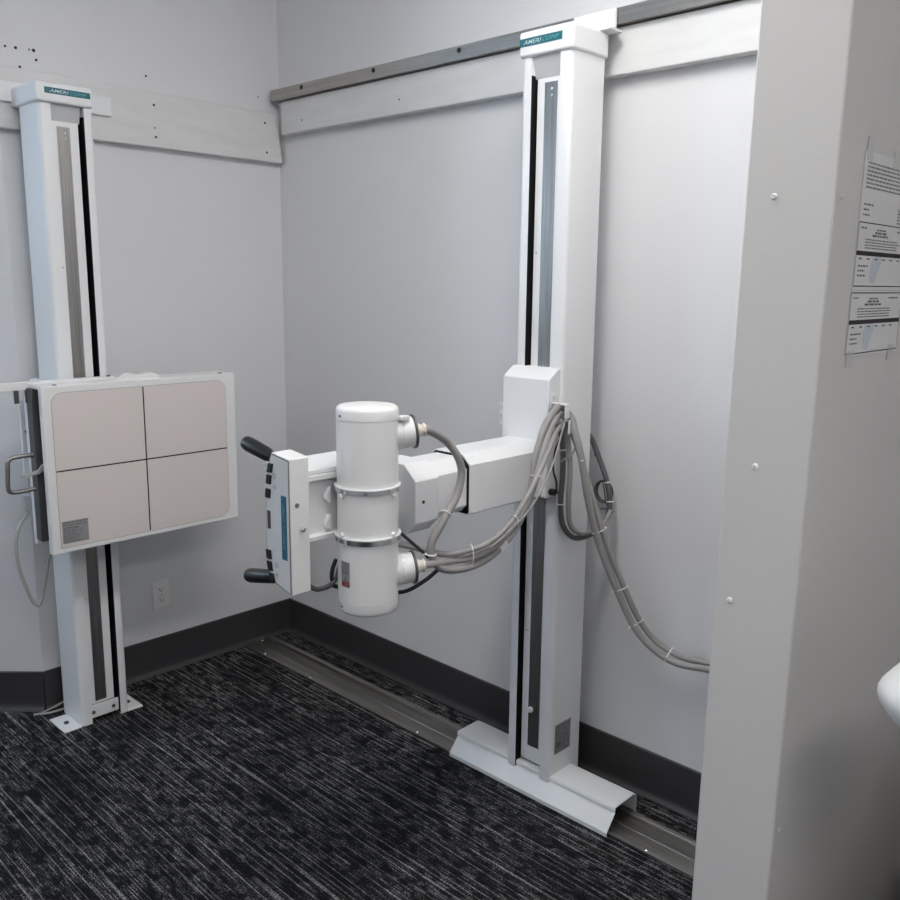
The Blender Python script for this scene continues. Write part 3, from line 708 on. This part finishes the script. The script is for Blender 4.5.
# ------------------------------------------------------------------ notices on the partition
PX1N = PX1 + .0003
plumb = lambda c: (c.x + .0060 * (c.z - 1.25), c.y, c.z)
def notice(label, y0, y1, z0, z1, cards, head):
    t = thing('notice', label, 'notice', (PX1, (y0 + y1) / 2, z0), 'printed notices on the partition')
    sh = build('sheet', MB().box(PX1N + .0003, PX1N + .0009, y0, y1, z0, z1), 'paper', t, warp=plumb)
    X = PX1N + .0009; W = y1 - y0
    lines = []; blk = []
    for c0, c1 in cards:
        h = c1 - c0
        # frame round the card, dark heading bar, fine print
        blk += [(.001, W - .001, c0, .0014, 0), (.001, W - .001, c1 - .0014, .0014, 0), (.001, .0022, c0, h, 0), (W - .0022, W - .001, c0, h, 0), (.001, W - .001, c0 + h * .485, .0062, 0)]
        lines += [(.010, .032, c1 - .009, .0022, 1), (.072, .108, c1 - .010, .0022, 1), (W - .06, W - .02, c1 - .009, .0022, 1),
                  (.066, .112, c1 - .0145, .0030, 1), (.056, .122, c1 - .0187, .0030, 1)]
        lines += [(.030, W - .055 + .02 * rnd.random(), c1 - .0240 - .0038 * k, .0017, 1) for k in range(4)]
        lines += [(.012 + .031 * k, .024 + .031 * k, c0 + h * .425, .0022, 0) for k in range(6)]
        lines += [(.012, .052, c0 + h * .31, .0024, 1), (.012, .038, c0 + h * .235, .0024, 1), (.012, .042, c0 + h * .16, .0024, 1)]
    para = []
    for k in range(head):
        para.append((.012, W - .012, z1 - z0 - .016 - .0053 * k, .0022, 1))
    if head:
        zz = z1 - z0 - .018 - .0058 * head - .012
        addr = [(.012, .048, zz, .0024, 1), (.012, .032, zz - .007, .0024, 1), (.012, .036, zz - .014, .0024, 1)]
        side = [(.150, .200, zz - .001 - .0045 * k, .0024, 1) for k in range(5)]
        for nm, ls_ in (('paragraph_text', para), ('address_text', addr), ('column_text', side)):
            build(nm, bars_mb((X, y0, z0), (0, 1, 0), (0, 0, 1), ls_, .0003), 'ink', sh, warp=plumb)
    build('print', bars_mb((X, y0, z0), (0, 1, 0), (0, 0, 1), lines, .0003), 'ink', sh, warp=plumb)
    build('heading_bar', bars_mb((X, y0, z0), (0, 1, 0), (0, 0, 1), blk, .0004), 'line', sh, warp=plumb)
    sl = MB()
    for c0, c1 in cards:
        pts = [(.062, .006), (.082, .004), (.092, .02), (.104, .036), (.100, .046), (.088, .048), (.070, .044), (.060, .03)]
        vs = [(X + .0002, y0 + a, z0 + c0 + b_) for a, b_ in pts]; sl._add(vs, [tuple(range(len(vs)))])
    build('seal', sl, 'bluelogo', sh, warp=plumb)
    return t
n1 = notice('taller printed notice taped to the partition, paragraph of text above a framed card', -.912, -.696, 1.527, 1.712, [(.004, .092)], 7)
n2 = notice('smaller single framed printed card taped under the taller notice', -.914, -.702, 1.433, 1.5245, [(.003, .090)], 0)
for (y, z, w_, h_) in ((-.906, 1.712, .022, .030), (-.80, 1.710, .024, .024)):
    build('tape', MB().box(PX1N + .0008, PX1N + .0013, y, y + w_, z - .012, z + h_ - .012), 'tape', n1, warp=plumb)
for (y, z) in ((-.908, 1.419), (-.74, 1.422)):
    build('tape', MB().box(PX1N + .0008, PX1N + .0013, y, y + .026, z, z + .022), 'tape', n2, warp=plumb)

# ------------------------------------------------------------------ operator's side of the partition: desk and lamp
dk_ = thing('desk', 'grey laminate desk beyond the right edge beside the partition', 'desk', (3.2, -.55, 0))
build('desktop', MB().box(2.86, 3.75, -.95, -.12, .715, .745), 'wood', dk_, bevel=.003)
for x in (2.89, 3.69):
    build('side_panel', MB().box(x, x + .03, -.93, -.14, .002, .715), 'wood', dk_)
build('back_panel', MB().box(2.92, 3.69, -.17, -.15, .30, .715), 'wood', dk_)
lp = thing('desk_lamp', 'white rounded lamp shade poking in at the right edge below the notices', 'lamp', (3.02, -.80, .745))
build('base', MB().lathe([(0, 0), (0, .075), (.012, .072), (.018, .04), (.02, 0)], (3.02, -.80, .7455), (0, 0, 1), 32), 'enamel', lp)
build('stem', MB().tube([(3.02, -.80, .76), (3.03, -.80, .95), (3.02, -.83, 1.12), (2.97, -.88, 1.20), (2.90, -.93, 1.16)], .008, 12, 8), 'enamel', lp)
tip = Vector((2.776, -1.079, .985)); top = Vector((2.886, -.988, 1.140)); dd = top - tip; Ls = dd.length
build('shade', MB().lathe([(-.003, 0), (-.002, .020), (.002, .036), (.008, .046), (.016, .0520), (.026, .0545), (.06, .0545), (Ls * .55, .052), (Ls * .8, .040), (Ls * .95, .022), (Ls, 0)], tip + Vector((.012, .008, .012)), dd, 40), 'plate', lp)

# ------------------------------------------------------------------ ceiling lights
def troffer(x, y, lx, ly, label):
    t = thing('ceiling_light', label, 'ceiling light', (x, y, H), 'ceiling light panels')
    f = MB().box(x - lx / 2 - .02, x + lx / 2 + .02, y - ly / 2 - .02, y + ly / 2 + .02, H - .0205, H - .0005)
    build('frame', f, 'enamel', t)
    build('diffuser', MB().box(x - lx / 2, x + lx / 2, y - ly / 2, y + ly / 2, H - .085, H - .021), 'diffuser', t, bevel=.01)
troffer(1.95, -1.12, .30, 1.10, 'long ceiling light over the x-ray corner')
troffer(1.5, -3.4, .40, .30, 'short ceiling light near the outer left window')
troffer(3.9, -2.2, .30, .90, 'long unseen ceiling light added near the right wall')  # unseen fixture, set here to brighten the partition's right face

# ------------------------------------------------------------------ world, camera, colour
wd = bpy.data.worlds.new('World'); S.world = wd; wd.use_nodes = True
wd.node_tree.nodes['Background'].inputs[0].default_value = (.6, .7, .85, 1)
wd.node_tree.nodes['Background'].inputs[1].default_value = .3

F_PX = 882.38
yaw, pitch, roll = 2.3374, -0.1882, 0.0123
f = Vector((math.cos(pitch) * math.cos(yaw), math.cos(pitch) * math.sin(yaw), math.sin(pitch)))
r = Vector((math.sin(yaw), -math.cos(yaw), 0)); u = r.cross(f)
r2 = r * math.cos(roll) + u * math.sin(roll); u2 = -r * math.sin(roll) + u * math.cos(roll)
cam = bpy.data.cameras.new('camera'); co = bpy.data.objects.new('camera', cam); COL.objects.link(co)
cam.sensor_width = 36; cam.lens = 36 * F_PX / 900; cam.clip_start = .02
mw = Matrix.Identity(4)
for i in range(3):
    mw[i][0] = r2[i]; mw[i][1] = u2[i]; mw[i][2] = -f[i]
mw[0][3], mw[1][3], mw[2][3] = 3.0843, -2.1918, 1.5305
co.matrix_world = mw
S.camera = co
S.view_settings.view_transform = 'Standard'; S.view_settings.look = 'None'
S.view_settings.exposure = 0.0; S.view_settings.gamma = 1
S.view_settings.use_curve_mapping = False
